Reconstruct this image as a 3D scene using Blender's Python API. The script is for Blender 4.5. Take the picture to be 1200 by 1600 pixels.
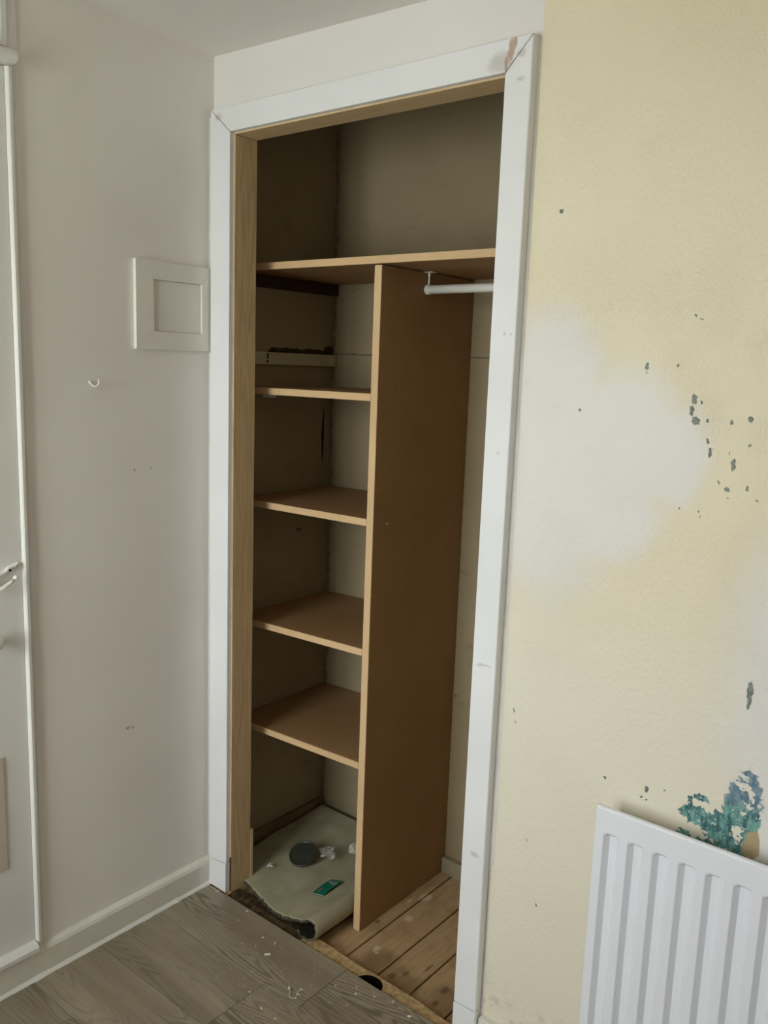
import bpy, bmesh, math, random
from mathutils import Vector, Matrix, noise

for o in list(bpy.data.objects):
    bpy.data.objects.remove(o)
S = bpy.context.scene
C = S.collection
R = random.Random(7)

# ------------------------------------------------------------------ camera
YAW, PITCH, ROLL, FPX = 0.6788, -0.1684, 0.0362, 1340.1
cam = bpy.data.objects.new('camera', bpy.data.cameras.new('camera'))
C.objects.link(cam)
fwd = Vector((-math.sin(YAW)*math.cos(PITCH), math.cos(YAW)*math.cos(PITCH), math.sin(PITCH)))
rgt = Vector((math.cos(YAW), math.sin(YAW), 0))
upv = rgt.cross(fwd)
r2 = math.cos(ROLL)*rgt + math.sin(ROLL)*upv
u2 = -math.sin(ROLL)*rgt + math.cos(ROLL)*upv
M = Matrix((r2, u2, -fwd)).transposed().to_4x4()
M.translation = Vector((1.8972, -1.5656, 1.5703))
cam.matrix_world = M
cam.data.sensor_fit = 'VERTICAL'
cam.data.sensor_height = 32.0
cam.data.lens = FPX/1600*32.0
cam.data.clip_start = 0.02
S.camera = cam

# ------------------------------------------------------------------ daylight
WIN = (0.06, 1.00, 0.72, 2.14)          # window in the rear wall: x0, x1, z0, z1
WIN2 = (-1.90, -1.46, 0.72, 2.14)        # window in the left wall: y0, y1, z0, z1
REAR, RIGHT = -2.40, 2.75
w = bpy.data.worlds.new('overcast_sky'); S.world = w; w.use_nodes = True
wn = w.node_tree.nodes
wg = wn.new('ShaderNodeTexCoord'); ws = wn.new('ShaderNodeSeparateXYZ'); wm = wn.new('ShaderNodeMapRange'); wx = wn.new('ShaderNodeMix')
wx.data_type = 'RGBA'; wm.inputs[1].default_value = -.04; wm.inputs[2].default_value = .04
wx.inputs[6].default_value = (.69, .71, .68, 1)          # ground below the horizon
wx.inputs[7].default_value = (.955, .975, 1.0, 1)         # even overcast sky above it
w.node_tree.links.new(wg.outputs['Generated'], ws.inputs[0]); w.node_tree.links.new(ws.outputs[2], wm.inputs[0])
w.node_tree.links.new(wm.outputs[0], wx.inputs[0]); w.node_tree.links.new(wx.outputs[2], wn['Background'].inputs['Color'])
wn['Background'].inputs['Strength'].default_value = 6.0
pl = bpy.data.lights.new('window_portal', 'AREA'); pl.shape = 'RECTANGLE'
pl.size = WIN[1]-WIN[0]; pl.size_y = WIN[3]-WIN[2]
pl.cycles.is_portal = True
po = bpy.data.objects.new('window_portal', pl); C.objects.link(po)
po.location = ((WIN[0]+WIN[1])/2, REAR-0.06, (WIN[2]+WIN[3])/2)
po.rotation_euler = (math.radians(90), 0, 0)      # faces +y, into the room
pl2 = bpy.data.lights.new('side_window_portal', 'AREA'); pl2.shape = 'RECTANGLE'
pl2.size = WIN2[3]-WIN2[2]; pl2.size_y = WIN2[1]-WIN2[0]
pl2.cycles.is_portal = True
po2 = bpy.data.objects.new('side_window_portal', pl2); C.objects.link(po2)
po2.location = (-.06, (WIN2[0]+WIN2[1])/2, (WIN2[2]+WIN2[3])/2)
po2.rotation_euler = (0, math.radians(-90), 0)    # faces +x, into the room
S.view_settings.view_transform = 'Standard'
S.view_settings.look = 'None'
S.view_settings.gamma = 1.0
S.view_settings.use_curve_mapping = False
S.view_settings.exposure = 1.36
S.cycles.max_bounces = 8
S.cycles.diffuse_bounces = 6

# ------------------------------------------------------------------ material helpers
def lin(r, g, b):
    f = lambda c: (c/255/12.92) if c/255 <= .04045 else ((c/255+.055)/1.055)**2.4
    return (f(r), f(g), f(b), 1)

class NT:
    def __init__(s, name, rough=.6, spec=.4):
        s.m = bpy.data.materials.new(name); s.m.use_nodes = True
        s.t = s.m.node_tree; s.n = s.t.nodes; s.l = s.t.links
        s.b = s.n['Principled BSDF']
        s.b.inputs['Roughness'].default_value = rough
        s.b.inputs['Specular IOR Level'].default_value = spec
        s.tc = s.n.new('ShaderNodeTexCoord')
    def new(s, t, **k):
        n = s.n.new(t)
        for a, v in k.items(): setattr(n, a, v)
        return n
    def put(s, inp, v):
        if hasattr(v, 'is_linked') or isinstance(v, bpy.types.NodeSocket): s.l.new(v, inp)
        else: inp.default_value = v
    def math(s, op, a, b=0.0, c=None, clamp=False):
        n = s.new('ShaderNodeMath', operation=op, use_clamp=clamp)
        s.put(n.inputs[0], a); s.put(n.inputs[1], b)
        if c is not None: s.put(n.inputs[2], c)
        return n.outputs[0]
    def vmath(s, op, a, b=(0, 0, 0)):
        n = s.new('ShaderNodeVectorMath', operation=op)
        s.put(n.inputs[0], a); s.put(n.inputs[1], b)
        return n.outputs['Value'] if op in ('LENGTH', 'DOT_PRODUCT', 'DISTANCE') else n.outputs[0]
    def noise(s, vec, scale, detail=4, rough=.55, col=False):
        n = s.new('ShaderNodeTexNoise'); s.put(n.inputs['Vector'], vec)
        n.inputs['Scale'].default_value = scale; n.inputs['Detail'].default_value = detail
        n.inputs['Roughness'].default_value = rough
        return n.outputs['Color'] if col else n.outputs['Fac']
    def ramp(s, v, a, b, x=0.0, y=1.0, smooth=True):
        n = s.new('ShaderNodeMapRange'); n.interpolation_type = 'SMOOTHSTEP' if smooth else 'LINEAR'
        s.put(n.inputs[0], v); n.inputs[1].default_value = a; n.inputs[2].default_value = b
        n.inputs[3].default_value = x; n.inputs[4].default_value = y
        return n.outputs[0]
    def mix(s, f, a, b, blend='MIX'):
        n = s.new('ShaderNodeMix', data_type='RGBA', blend_type=blend)
        s.put(n.inputs['Factor'], f); s.put(n.inputs[6], a); s.put(n.inputs[7], b)
        return n.outputs[2]
    def color(s, v): s.put(s.b.inputs['Base Color'], v)
    def bump(s, h, strength=.3, dist=.002):
        n = s.new('ShaderNodeBump'); n.inputs['Strength'].default_value = strength
        n.inputs['Distance'].default_value = dist; s.put(n.inputs['Height'], h)
        s.l.new(n.outputs[0], s.b.inputs['Normal'])
    def geo(s):                      # world position = the place itself
        return s.new('ShaderNodeNewGeometry').outputs['Position']
    def obj(s, scale=None, rnd=True):
        v = s.tc.outputs['Object']
        if rnd:
            oi = s.new('ShaderNodeObjectInfo')
            k = s.vmath('SCALE', (1, 1, 1))
            n = s.new('ShaderNodeCombineXYZ')
            r = s.math('MULTIPLY', oi.outputs['Random'], 37.0)
            s.put(n.inputs[0], r); s.put(n.inputs[1], s.math('MULTIPLY', r, 1.7)); s.put(n.inputs[2], r)
            v = s.vmath('ADD', v, n.outputs[0])
        if scale: v = s.vmath('MULTIPLY', v, scale)
        return v
    def spots(s, pos, lst):          # lst of (centre xyz, radii xyz): signed field, < 0 inside any spot
        acc = None
        for c, r in lst:
            d = s.vmath('MULTIPLY', s.vmath('SUBTRACT', pos, c), tuple(1/q for q in r))
            l = s.vmath('LENGTH', d)
            acc = l if acc is None else s.math('MINIMUM', acc, l)
        return s.math('SUBTRACT', acc, 1.0)
    def warp(s, pos, scale, amp):
        c = s.noise(pos, scale, 3, .6, col=True)
        d = s.vmath('MULTIPLY', s.vmath('SUBTRACT', c, (.5, .5, .5)), (amp, amp, amp))
        return s.vmath('ADD', pos, d)

MAT = {}
def simple(key, rgb, rough=.5, spec=.4, metal=0, var=.06, scale=8, bump=0, bscale=200):
    t = NT(key, rough, spec); c = lin(*rgb)
    p = t.geo()
    n = t.noise(p, scale, 3)
    dark = tuple(x*(1-var*2) for x in c[:3])+(1,)
    t.color(t.mix(t.ramp(n, .3, .7), dark, c))
    t.b.inputs['Metallic'].default_value = metal
    if bump: t.bump(t.noise(p, bscale, 3), bump, .001)
    MAT[key] = t.m; return t

# --- painted plaster, left wall: warm off-white, faint roller texture and scuffs
t = NT('left_wall_paint', .55, .35)
p = t.geo()
n = t.noise(p, 1.6, 3)
base = t.mix(t.ramp(n, .3, .7), lin(226, 220, 213), lin(233, 228, 222))
sc = t.spots(t.warp(p, 70, .012), [((0, -.284, .58), (.02, .006, .004)), ((0, -.268, .577), (.02, .004, .003)),
                                   ((0, -.253, 1.28), (.02, .003, .004)), ((0, -.203, 1.283), (.02, .0025, .0025))])
base = t.mix(t.ramp(sc, -.2, .25, .6, 0), base, lin(120, 105, 92))
t.color(base)
t.bump(t.math('ADD', t.noise(p, 140, 3), t.math('MULTIPLY', t.noise(p, 9, 2), 2.0)), .12, .0012)
MAT['left_wall'] = t.m

simple('ceiling_paint', (228, 222, 217), .7, .2, var=.02, scale=2, bump=.2, bscale=60)
simple('white_wall', (229, 225, 222), .6, .3, var=.02, scale=3, bump=.15, bscale=120)
simple('plain_wall', (236, 231, 222), .6, .3, var=.02, scale=2)

# --- yellow flaking wall with soft-edged off-white areas and old teal paint showing through
t = NT('flaking_paint', .38, .5)
p = t.geo()
big = t.noise(p, 1.3, 3)
yel = t.mix(t.ramp(big, .3, .7), lin(225, 213, 184), lin(231, 221, 195))
sx = t.new('ShaderNodeSeparateXYZ'); t.l.new(p, sx.inputs[0])
low = t.ramp(sx.outputs[2], .9, 1.35, 1, 0)
yel = t.mix(low, yel, lin(230, 222, 203))
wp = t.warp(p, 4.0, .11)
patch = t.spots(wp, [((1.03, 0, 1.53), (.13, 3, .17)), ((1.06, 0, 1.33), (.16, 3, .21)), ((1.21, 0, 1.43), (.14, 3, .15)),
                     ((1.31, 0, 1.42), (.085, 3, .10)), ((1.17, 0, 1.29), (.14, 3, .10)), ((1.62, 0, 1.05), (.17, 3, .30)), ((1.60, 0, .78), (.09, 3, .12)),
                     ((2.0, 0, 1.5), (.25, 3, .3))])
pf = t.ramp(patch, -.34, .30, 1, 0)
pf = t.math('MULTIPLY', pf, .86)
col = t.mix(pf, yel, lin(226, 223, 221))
# crackle
vw = t.vmath('MULTIPLY', t.warp(p, 30, .02), (1.5, 1, 1))
vor = t.new('ShaderNodeTexVoronoi', feature='DISTANCE_TO_EDGE'); t.put(vor.inputs['Vector'], vw); vor.inputs['Scale'].default_value = 120
crk = t.ramp(vor.outputs['Distance'], 0, .09, 1, 0)
crkm = t.ramp(t.noise(p, 5, 4, .6), .42, .64, .0, .7)
crk = t.math('MULTIPLY', crk, crkm)
col = t.mix(t.math('MULTIPLY', crk, .04), col, lin(170, 158, 132))
CH = [(1.047, 1.882, 4.5, 5), (1.248, 1.588, 4.5, 7), (1.249, 1.576, 2, 3), (1.307, 1.590, 3, 2.5), (1.330, 1.681, 2, 3), (1.342, 1.674, 3, 2),
      (1.118, 1.498, 3, 4), (1.342, 1.530, 6, 11), (1.340, 1.510, 5, 10), (1.349, 1.493, 8, 9.5), (1.370, 1.493, 3, 3.5), (1.412, 1.493, 4, 5),
      (1.444, 1.502, 5, 6), (1.373, 1.457, 2, 6), (1.380, 1.437, 4, 10), (1.414, 1.439, 2, 4), (1.422, 1.419, 5, 12), (1.447, 1.455, 3.5, 3.5),
      (1.417, 1.373, 6, 4.5), (1.418, 1.358, 4, 1.6), (1.451, 1.379, 3, 5), (1.470, 1.36, 2, 2), (1.333, 1.328, 1.5, 2), (1.369, 1.329, 2, 3),
      (1.372, 1.318, 1.3, 3), (1.013, .838, 2, 7), (1.018, .812, 2, 3), (1.321, .762, 5, 8), (1.312, .743, 3, 3), (1.322, .741, 2, 2), (1.37, .695, 2, 2), (1.233, .756, 5, 2.2),
      (1.356, .773, 2, 2), (1.493, 1.015, 6, 22), (1.493, .99, 5, 14), (1.06, 1.50, 1, 1.5), (1.40, 1.385, 1.5, 3), (1.066, .55, 1.5, 5), (1.10, .41, 1.5, 5), (1.355, 1.527, 2, 4)]
lst = [((x, .008, z), (a*.8/1000, .2, b*.85/1000)) for x, z, a, b in CH]
TE = [(1.508, .812, 21, 40), (1.492, .765, 19, 42), (1.482, .720, 30, 30), (1.427, .744, 30, 17), (1.408, .703, 14, 14), (1.428, .782, 12, 6),
      (1.524, .765, 8, 34), (1.455, .757, 14, 10), (1.445, .690, 30, 20), (1.406, .768, 4, 9), (1.399, .742, 5, 4)]
lst2 = [((x, .008, z), (a*1.38/1000, .2, b*1.3/1000)) for x, z, a, b in TE]
small = t.spots(t.warp(p, 150, .012), lst)
large = t.spots(t.warp(t.warp(p, 34, .034), 130, .014), lst2)
isl = t.ramp(t.noise(t.vmath('ADD', p, (3, 1, 2)), 26, 4, .6), .54, .60)
large = t.math('ADD', large, t.math('MULTIPLY', isl, .8))
m1 = t.ramp(small, -.15, .15, 1, 0); m2 = t.ramp(large, -.05, .05, 1, 0)
tn = t.noise(t.vmath('MULTIPLY', p, (1, 1, .5)), 90, 5, .7)
grey = t.mix(t.ramp(tn, .35, .65), lin(92, 98, 88), lin(136, 146, 136))
teal = t.mix(t.ramp(tn, .38, .62), lin(48, 92, 100), lin(116, 168, 158))
teal = t.mix(t.ramp(t.noise(p, 160, 3), .6, .68), teal, lin(196, 200, 190))
blu = t.ramp(sx.outputs[2], .77, .82)
teal = t.mix(blu, teal, t.mix(t.ramp(tn, .35, .65), lin(84, 120, 138), lin(150, 165, 178)))
tan_m = t.ramp(t.spots(t.warp(p, 45, .02), [((1.525, 0, .722), (.016, 3, .03))]), -.1, .1, 1, 0)
col = t.mix(m1, col, grey); col = t.mix(m2, col, teal); col = t.mix(tan_m, col, lin(176, 158, 122))
# faint dirt at the very bottom by the frame
dirt = t.math('MULTIPLY', t.ramp(t.noise(p, 38, 4, .6), .5, .7), t.ramp(sx.outputs[2], .12, .2, .35, 0))
col = t.mix(dirt, col, lin(150, 144, 110))
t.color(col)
h = t.math('ADD', t.math('MULTIPLY', t.noise(t.vmath('MULTIPLY', p, (1.6, 1, .8)), 95, 5, .65), 1.0), t.math('MULTIPLY', crk, -.2))
h = t.math('SUBTRACT', h, t.math('MULTIPLY', t.math('MAXIMUM', m1, m2), .9))
t.bump(h, .7, .0026)
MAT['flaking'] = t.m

# --- white painted timber trim, with bare timber where the paint has come off the mitres
t = NT('trim_paint', .38, .45)
p = t.geo()
base = t.mix(t.ramp(t.noise(p, 3, 3), .3, .7), lin(226, 226, 228), lin(233, 233, 235))
wv = t.warp(p, 40, .02)
bare = t.spots(wv, [((.926, -.02, 2.190), (.008, .1, .022)), ((.936, -.02, 2.204), (.007, .1, .012)), ((.916, -.02, 2.168), (.004, .1, .016))])
smear = t.spots(wv, [((.952, -.02, 2.182), (.012, .1, .008)), ((.905, -.02, 2.172), (.03, .1, .02)), ((.952, -.02, 2.135), (.012, .1, .004)), ((.05, -.02, 2.192), (.012, .1, .010)),
                     ((.950, -.02, .48), (.012, .1, .006)), ((.945, -.02, .93), (.02, .1, .003)),
                     ((.95, -.02, 1.645), (.003, .1, .003)), ((.965, -.02, 1.645), (.003, .1, .003)), ((.95, -.02, 1.40), (.004, .1, .003))])
base = t.mix(t.ramp(smear, -.5, .4, .38, 0), base, lin(158, 138, 122))
base = t.mix(t.ramp(bare, -.4, .4, .75, 0), base, lin(172, 134, 108))
t.color(base); t.bump(t.noise(p, 60, 3), .08, .001)
MAT['trim'] = t.m
simple('skirting_paint', (222, 217, 206), .4, .45, var=.04, scale=12, bump=.1, bscale=60)
simple('door_paint', (222, 220, 214), .3, .5, var=.02, scale=3)
simple('hatch_paint', (229, 224, 216), .45, .4, var=.015, scale=10, bump=.15, bscale=150)
simple('caulk', (224, 222, 216), .4, .4, var=.03, scale=25, bump=.3, bscale=60)
simple('dark_gap', (20, 16, 12), .9, .1)
simple('radiator_enamel', (230, 232, 239), .28, .5, var=.005, scale=4)
simple('white_plastic', (232, 230, 224), .3, .5, var=.01, scale=20)
simple('chrome', (200, 200, 200), .25, .5, metal=1, var=.01)
simple('brass', (190, 160, 95), .3, .5, metal=1, var=.02)
simple('plaster_bits', (226, 222, 212), .9, .1, var=.06, scale=60)
simple('ragged_plaster', (146, 134, 108), .9, .1, var=.2, scale=50, bump=.6, bscale=120)
simple('torn_plaster', (86, 68, 44), .95, .1, var=.25, scale=60, bump=.8, bscale=140)
simple('dark_batten', (66, 36, 26), .6, .3, var=.12, scale=14)
simple('old_skirting', (132, 112, 80), .7, .2, var=.15, scale=14)
simple('cream_batten', (150, 140, 114), .6, .3, var=.08, scale=20)
simple('pale_batten', (196, 187, 160), .5, .3, var=.06, scale=20)
simple('beige_panel', (196, 180, 168), .6, .3, var=.02)
simple('card_green', (10, 112, 88), .35, .5, var=.04, scale=60)
simple('card_red', (200, 70, 84), .5, .3, var=.02)
simple('card_white', (226, 232, 226), .5, .3, var=.02)
simple('dark_disc', (56, 58, 48), .35, .5, var=.08, scale=40)
simple('carpet_fringe', (118, 110, 94), 1, .05, var=.3, scale=160, bump=1, bscale=400)
simple('carpet_pile_shade', (56, 50, 42), 1, .05, var=.3, scale=160, bump=1, bscale=400)  # pile colour darkened to stand for the shade inside the roll
simple('alcove_side', (212, 202, 178), .6, .3, var=.04, scale=4)
simple('outside_frame', (235, 235, 235), .3, .5, var=.01)

# --- alcove walls: old cream paint with grime
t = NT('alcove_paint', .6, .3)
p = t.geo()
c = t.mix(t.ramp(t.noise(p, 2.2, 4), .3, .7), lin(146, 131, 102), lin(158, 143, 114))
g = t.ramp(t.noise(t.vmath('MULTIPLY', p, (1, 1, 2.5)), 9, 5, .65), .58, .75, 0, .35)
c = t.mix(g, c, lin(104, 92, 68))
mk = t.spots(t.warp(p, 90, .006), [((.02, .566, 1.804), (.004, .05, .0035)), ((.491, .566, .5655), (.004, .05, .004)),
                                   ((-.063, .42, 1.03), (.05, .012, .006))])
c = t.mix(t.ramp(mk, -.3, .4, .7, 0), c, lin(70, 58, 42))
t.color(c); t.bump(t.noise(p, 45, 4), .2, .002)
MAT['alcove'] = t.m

# --- MDF board
def mdf(key, a, b):
    t = NT(key, .55, .3); v = t.obj()
    n = t.noise(v, 260, 2); n2 = t.noise(v, 4, 3)
    c = t.mix(t.ramp(n, .3, .7), lin(*a), lin(*b))
    c = t.mix(t.ramp(n2, .35, .65, 0, .25), c, lin(a[0]*.86, a[1]*.84, a[2]*.8))
    t.color(c); t.bump(n, .05, .0005); MAT[key] = t.m
mdf('mdf_face', (152, 117, 79), (165, 130, 91))
mdf('mdf_edge', (212, 179, 137), (220, 188, 146))
mdf('mdf_underside', (150, 114, 80), (164, 128, 94))

# --- pine lining, grain running along local z or x
def timber(key, a, b, stretch, scale=1.0, rough=.5):
    t = NT(key, rough, .35); v = t.obj(stretch)
    f = t.noise(v, 3.0*scale, 3, .5)
    g = t.math('SINE', t.math('MULTIPLY', f, 70.0))
    fine = t.noise(v, 38*scale, 4, .6)
    c = t.mix(t.ramp(g, -.2, 1, 0, .55), lin(*a), lin(*b))
    c = t.mix(t.ramp(fine, .4, .7, 0, .35), c, lin(b[0]*.9, b[1]*.88, b[2]*.85))
    t.color(c); t.bump(fine, .12, .0008); MAT[key] = t.m
timber('lining_upright', (206, 180, 140), (182, 150, 110), (7, 7, .35))
timber('lining_head', (216, 190, 150), (196, 166, 124), (.35, 7, 7))

# --- floorboards
t = NT('old_floorboard', .6, .3); v = t.obj((9, .6, 9)); p = t.geo()
f = t.noise(v, 2.5, 3); g = t.math('SINE', t.math('MULTIPLY', f, 46.0))
c = t.mix(t.ramp(g, -.4, 1, 0, .38), lin(184, 154, 116), lin(160, 128, 92))
c = t.mix(t.ramp(t.noise(p, 14, 4, .6), .45, .75, 0, .5), c, lin(136, 106, 74))
kn = t.spots(t.warp(p, 60, .008), [((.663, .068, -.03), (.009, .012, .05)), ((.686, .100, -.03), (.008, .012, .05)), ((.809, .064, -.03), (.006, .01, .05)),
                                   ((.491, .217, -.03), (.007, .009, .05)), ((.72, .16, -.03), (.004, .02, .05)), ((.80, .12, -.03), (.01, .015, .05))])
c = t.mix(t.ramp(kn, -.4, .4, .6, 0), c, lin(74, 48, 28))
ds = t.spots(t.warp(p, 18, .06), [((.60, .09, -.03), (.05, .06, .1)), ((.70, .07, -.03), (.06, .05, .1)), ((.83, .09, -.03), (.06, .06, .1))])
c = t.mix(t.ramp(ds, -.6, .3, .5, 0), c, lin(104, 76, 50))
ws = t.spots(t.warp(p, 70, .012), [((.563, .124, -.03), (.010, .013, .05)), ((.575, .112, -.03), (.006, .006, .05)), ((.526, .406, -.03), (.016, .022, .05)), ((.55, .29, -.03), (.012, .012, .05)), ((.50, .36, -.03), (.004, .012, .05))])
c = t.mix(t.ramp(ws, -.4, .3, .75, 0), c, lin(206, 192, 164))
t.color(c); t.bump(t.noise(v, 20, 4), .2, .001); MAT['floorboard'] = t.m

# --- grey oak laminate: grain as contour lines of a stretched field
t = NT('grey_laminate', .42, .4); p = t.geo()
v = t.obj((1.0, 8.0, 1.0))
f = t.noise(v, 1.5, 2, .4)
g = t.math('SINE', t.math('MULTIPLY', f, 150.0))
lines = t.ramp(g, -.1, .95)
fine = t.noise(t.obj((1.5, 60, 1)), 6, 4, .65)
amt = t.ramp(t.noise(t.obj((.9, 3.0, 1)), 1.3, 2), .42, .60, .08, .70)
c = t.mix(t.ramp(t.noise(v, .9, 3), .35, .65), lin(133, 121, 102), lin(156, 144, 124))
c = t.mix(t.math('MULTIPLY', lines, amt), c, lin(94, 85, 71))
c = t.mix(t.ramp(fine, .45, .72, 0, .38), c, lin(102, 92, 77))
light = t.math('MULTIPLY', t.ramp(g, -1, -.75, 1, 0), amt)
c = t.mix(t.math('MULTIPLY', light, .4), c, lin(166, 158, 142))
dust = t.math('MULTIPLY', t.ramp(t.noise(p, 55, 5, .7), .56, .72), t.ramp(t.spots(t.warp(p, 12, .1), [((.60, -.10, 0), (.20, .10, .2)), ((.78, -.03, 0), (.12, .03, .2)), ((.45, -.2, 0), (.15, .12, .2))]), -.8, .4, .75, 0))
c = t.mix(dust, c, lin(186, 182, 172))
t.color(c); t.bump(t.math('ADD', fine, t.math('MULTIPLY', lines, -.4)), .15, .0006); MAT['laminate'] = t.m

simple('chipboard', (206, 174, 128), .9, .1, var=.2, scale=70, bump=.8, bscale=180)
simple('underlay_grime', (84, 68, 50), 1, .05, var=.3, scale=50, bump=.8, bscale=160)

# --- carpet back
t = NT('carpet_back', .95, .1); v = t.geo()
wv = t.noise(v, 420, 2)
c = t.mix(t.ramp(t.noise(v, 10, 4), .3, .7), lin(158, 152, 126), lin(176, 170, 144))
t.color(c); t.bump(wv, .35, .0012); MAT['carpet'] = t.m

def clear(key, tint, gloss=.18, rough=.12, white=False):
    m = bpy.data.materials.new(key); m.use_nodes = True; nt = m.node_tree; n = nt.nodes
    n.remove(n['Principled BSDF'])
    tr = n.new('ShaderNodeBsdfTransparent'); tr.inputs[0].default_value = tint
    if white:
        gl = n.new('ShaderNodeBsdfPrincipled'); gl.inputs['Base Color'].default_value = (.75, .75, .72, 1)
    else:
        gl = n.new('ShaderNodeBsdfGlossy')
    gl.inputs['Roughness'].default_value = rough
    fr = n.new('ShaderNodeFresnel'); fr.inputs[0].default_value = 1.45
    ad = n.new('ShaderNodeMath'); ad.operation = 'ADD'; ad.inputs[1].default_value = gloss
    mx = n.new('ShaderNodeMixShader')
    nt.links.new(fr.outputs[0], ad.inputs[0]); nt.links.new(ad.outputs[0], mx.inputs[0])
    nt.links.new(tr.outputs[0], mx.inputs[1]); nt.links.new(gl.outputs[0], mx.inputs[2])
    nt.links.new(mx.outputs[0], n['Material Output'].inputs[0]); MAT[key] = m
clear('clear_film', (.92, .92, .90, 1), .12, .25, True)
clear('window_glass', (.95, .97, .96, 1), .0, .02)

# ------------------------------------------------------------------ mesh helpers
def link(name, bm, mats, parent=None, smooth=False):
    me = bpy.data.meshes.new(name)
    bmesh.ops.recalc_face_normals(bm, faces=bm.faces[:])
    bm.to_mesh(me); bm.free()
    for m in (mats if isinstance(mats, (list, tuple)) else [mats]): me.materials.append(MAT[m])
    if smooth:
        for q in me.polygons: q.use_smooth = True
    o = bpy.data.objects.new(name, me); C.objects.link(o)
    if parent: o.parent = parent
    return o
def empty(name, loc=(0, 0, 0)):
    o = bpy.data.objects.new(name, None); C.objects.link(o); o.empty_display_size = .05; return o
def tag(o, label=None, cat=None, group=None, kind=None):
    if label: o['label'] = label
    if cat: o['category'] = cat
    if group: o['group'] = group
    if kind: o['kind'] = kind
    return o
def struct(o, label=None, cat=None): return tag(o, label, cat, kind='structure')
def add_prism(bm, pts, ax, a, b, mi=0):
    """extrude polygon pts (2D in the two other axes, in order) along axis ax from a to b"""
    def mk(u, v, q):
        return {'x': (q, u, v), 'y': (u, q, v), 'z': (u, v, q)}[ax]
    A = [bm.verts.new(mk(u, v, a)) for u, v in pts]; B = [bm.verts.new(mk(u, v, b)) for u, v in pts]
    n = len(pts); fs = [bm.faces.new(A), bm.faces.new(B[::-1])]
    for i in range(n): fs.append(bm.faces.new((A[i], B[i], B[(i+1) % n], A[(i+1) % n])))
    for f in fs: f.material_index = mi
    return A+B
def add_box(bm, x0, x1, y0, y1, z0, z1, mi=0):
    return add_prism(bm, [(x0, y0), (x1, y0), (x1, y1), (x0, y1)], 'z', z0, z1, mi)
def bev(bm, w=.0015, seg=2):
    bmesh.ops.recalc_face_normals(bm, faces=bm.faces[:])
    bmesh.ops.bevel(bm, geom=bm.edges[:], offset=w, segments=seg, affect='EDGES', profile=.5, clamp_overlap=True)
def box(name, x0, x1, y0, y1, z0, z1, mat, parent=None, b=0, seg=2):
    bm = bmesh.new(); add_box(bm, x0, x1, y0, y1, z0, z1)
    if b: bev(bm, b, seg)
    return link(name, bm, mat, parent)
def prism(name, pts, ax, a, b, mat, parent=None, bv=0):
    bm = bmesh.new(); add_prism(bm, pts, ax, a, b)
    if bv: bev(bm, bv)
    return link(name, bm, mat, parent)
def add_tube(bm, pts, rad, seg=12, cap=True):
    pts = [Vector(p) for p in pts]; rings = []
    rad = rad if isinstance(rad, (list, tuple)) else [rad]*len(pts)
    for i, p in enumerate(pts):
        d = (pts[min(i+1, len(pts)-1)]-pts[max(i-1, 0)]).normalized()
        a = d.orthogonal().normalized() if i == 0 else (prev - d*prev.dot(d)).normalized()
        prev = a; bb = d.cross(a)
        rings.append([bm.verts.new(p+rad[i]*(math.cos(6.28318*k/seg)*a+math.sin(6.28318*k/seg)*bb)) for k in range(seg)])
    for i in range(len(rings)-1):
        for k in range(seg):
            bm.faces.new((rings[i][k], rings[i][(k+1) % seg], rings[i+1][(k+1) % seg], rings[i+1][k]))
    if cap: bm.faces.new(rings[0]); bm.faces.new(rings[-1][::-1])
def tube(name, pts, rad, mat, parent=None, seg=14):
    bm = bmesh.new(); add_tube(bm, pts, rad, seg); return link(name, bm, mat, parent, True)
def ball(name, c, r, mat, parent=None, sc=(1, 1, 1)):
    bm = bmesh.new(); bmesh.ops.create_uvsphere(bm, u_segments=18, v_segments=12, radius=r)
    for v in bm.verts: v.co = Vector((v.co.x*sc[0]+c[0], v.co.y*sc[1]+c[1], v.co.z*sc[2]+c[2]))
    return link(name, bm, mat, parent, True)

# ------------------------------------------------------------------ room shell
WY = .008                 # plaster face of the wardrobe wall
WB = .074                 # its alcove side
IL, IR, ZI = .098, .9154, 2.1476     # clear opening
OL, OR, ZO = .018, .976, 2.2137      # outside of the architrave
AL, AR, AB = -.063, 1.03, .567       # alcove walls
AF = -.030                # alcove floor level
cz = lambda x, y: 2.354 - .0196*y - .0215*x

bm = bmesh.new()
add_prism(bm, [(-.10, -.06), (IL-.02, -.06), (IL-.02, ZI+.02), (IR+.02, ZI+.02), (IR+.02, -.06), (.981, -.06), (.981, 2.43), (-.10, 2.43)], 'y', WY, WB, 0)
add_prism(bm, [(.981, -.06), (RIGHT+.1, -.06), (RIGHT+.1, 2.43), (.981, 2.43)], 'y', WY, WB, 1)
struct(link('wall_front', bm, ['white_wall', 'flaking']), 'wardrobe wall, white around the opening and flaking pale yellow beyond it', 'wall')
bm = bmesh.new()
y0, y1, z0, z1 = WIN2
for a in ((y1, WY, -.06, 2.48), (REAR-.1, y0, -.06, 2.48), (y0, y1, -.06, z0), (y0, y1, z1, 2.48)): add_box(bm, -.10, 0, a[0], a[1], a[2], a[3])
struct(link('wall_left', bm, 'left_wall'), 'warm grey-white painted wall left of the wardrobe', 'wall')
struct(box('wall_right', RIGHT, RIGHT+.1, REAR-.1, WY, -.06, 2.48, 'plain_wall'), 'plain cream wall behind the viewer on the right', 'wall')
bm = bmesh.new()
x0, x1, z0, z1 = WIN
for a in ((-.1, x0, -.06, 2.48), (x1, RIGHT+.1, -.06, 2.48), (x0, x1, -.06, z0), (x0, x1, z1, 2.48)):
    add_box(bm, a[0], a[1], REAR-.12, REAR, a[2], a[3])
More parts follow.
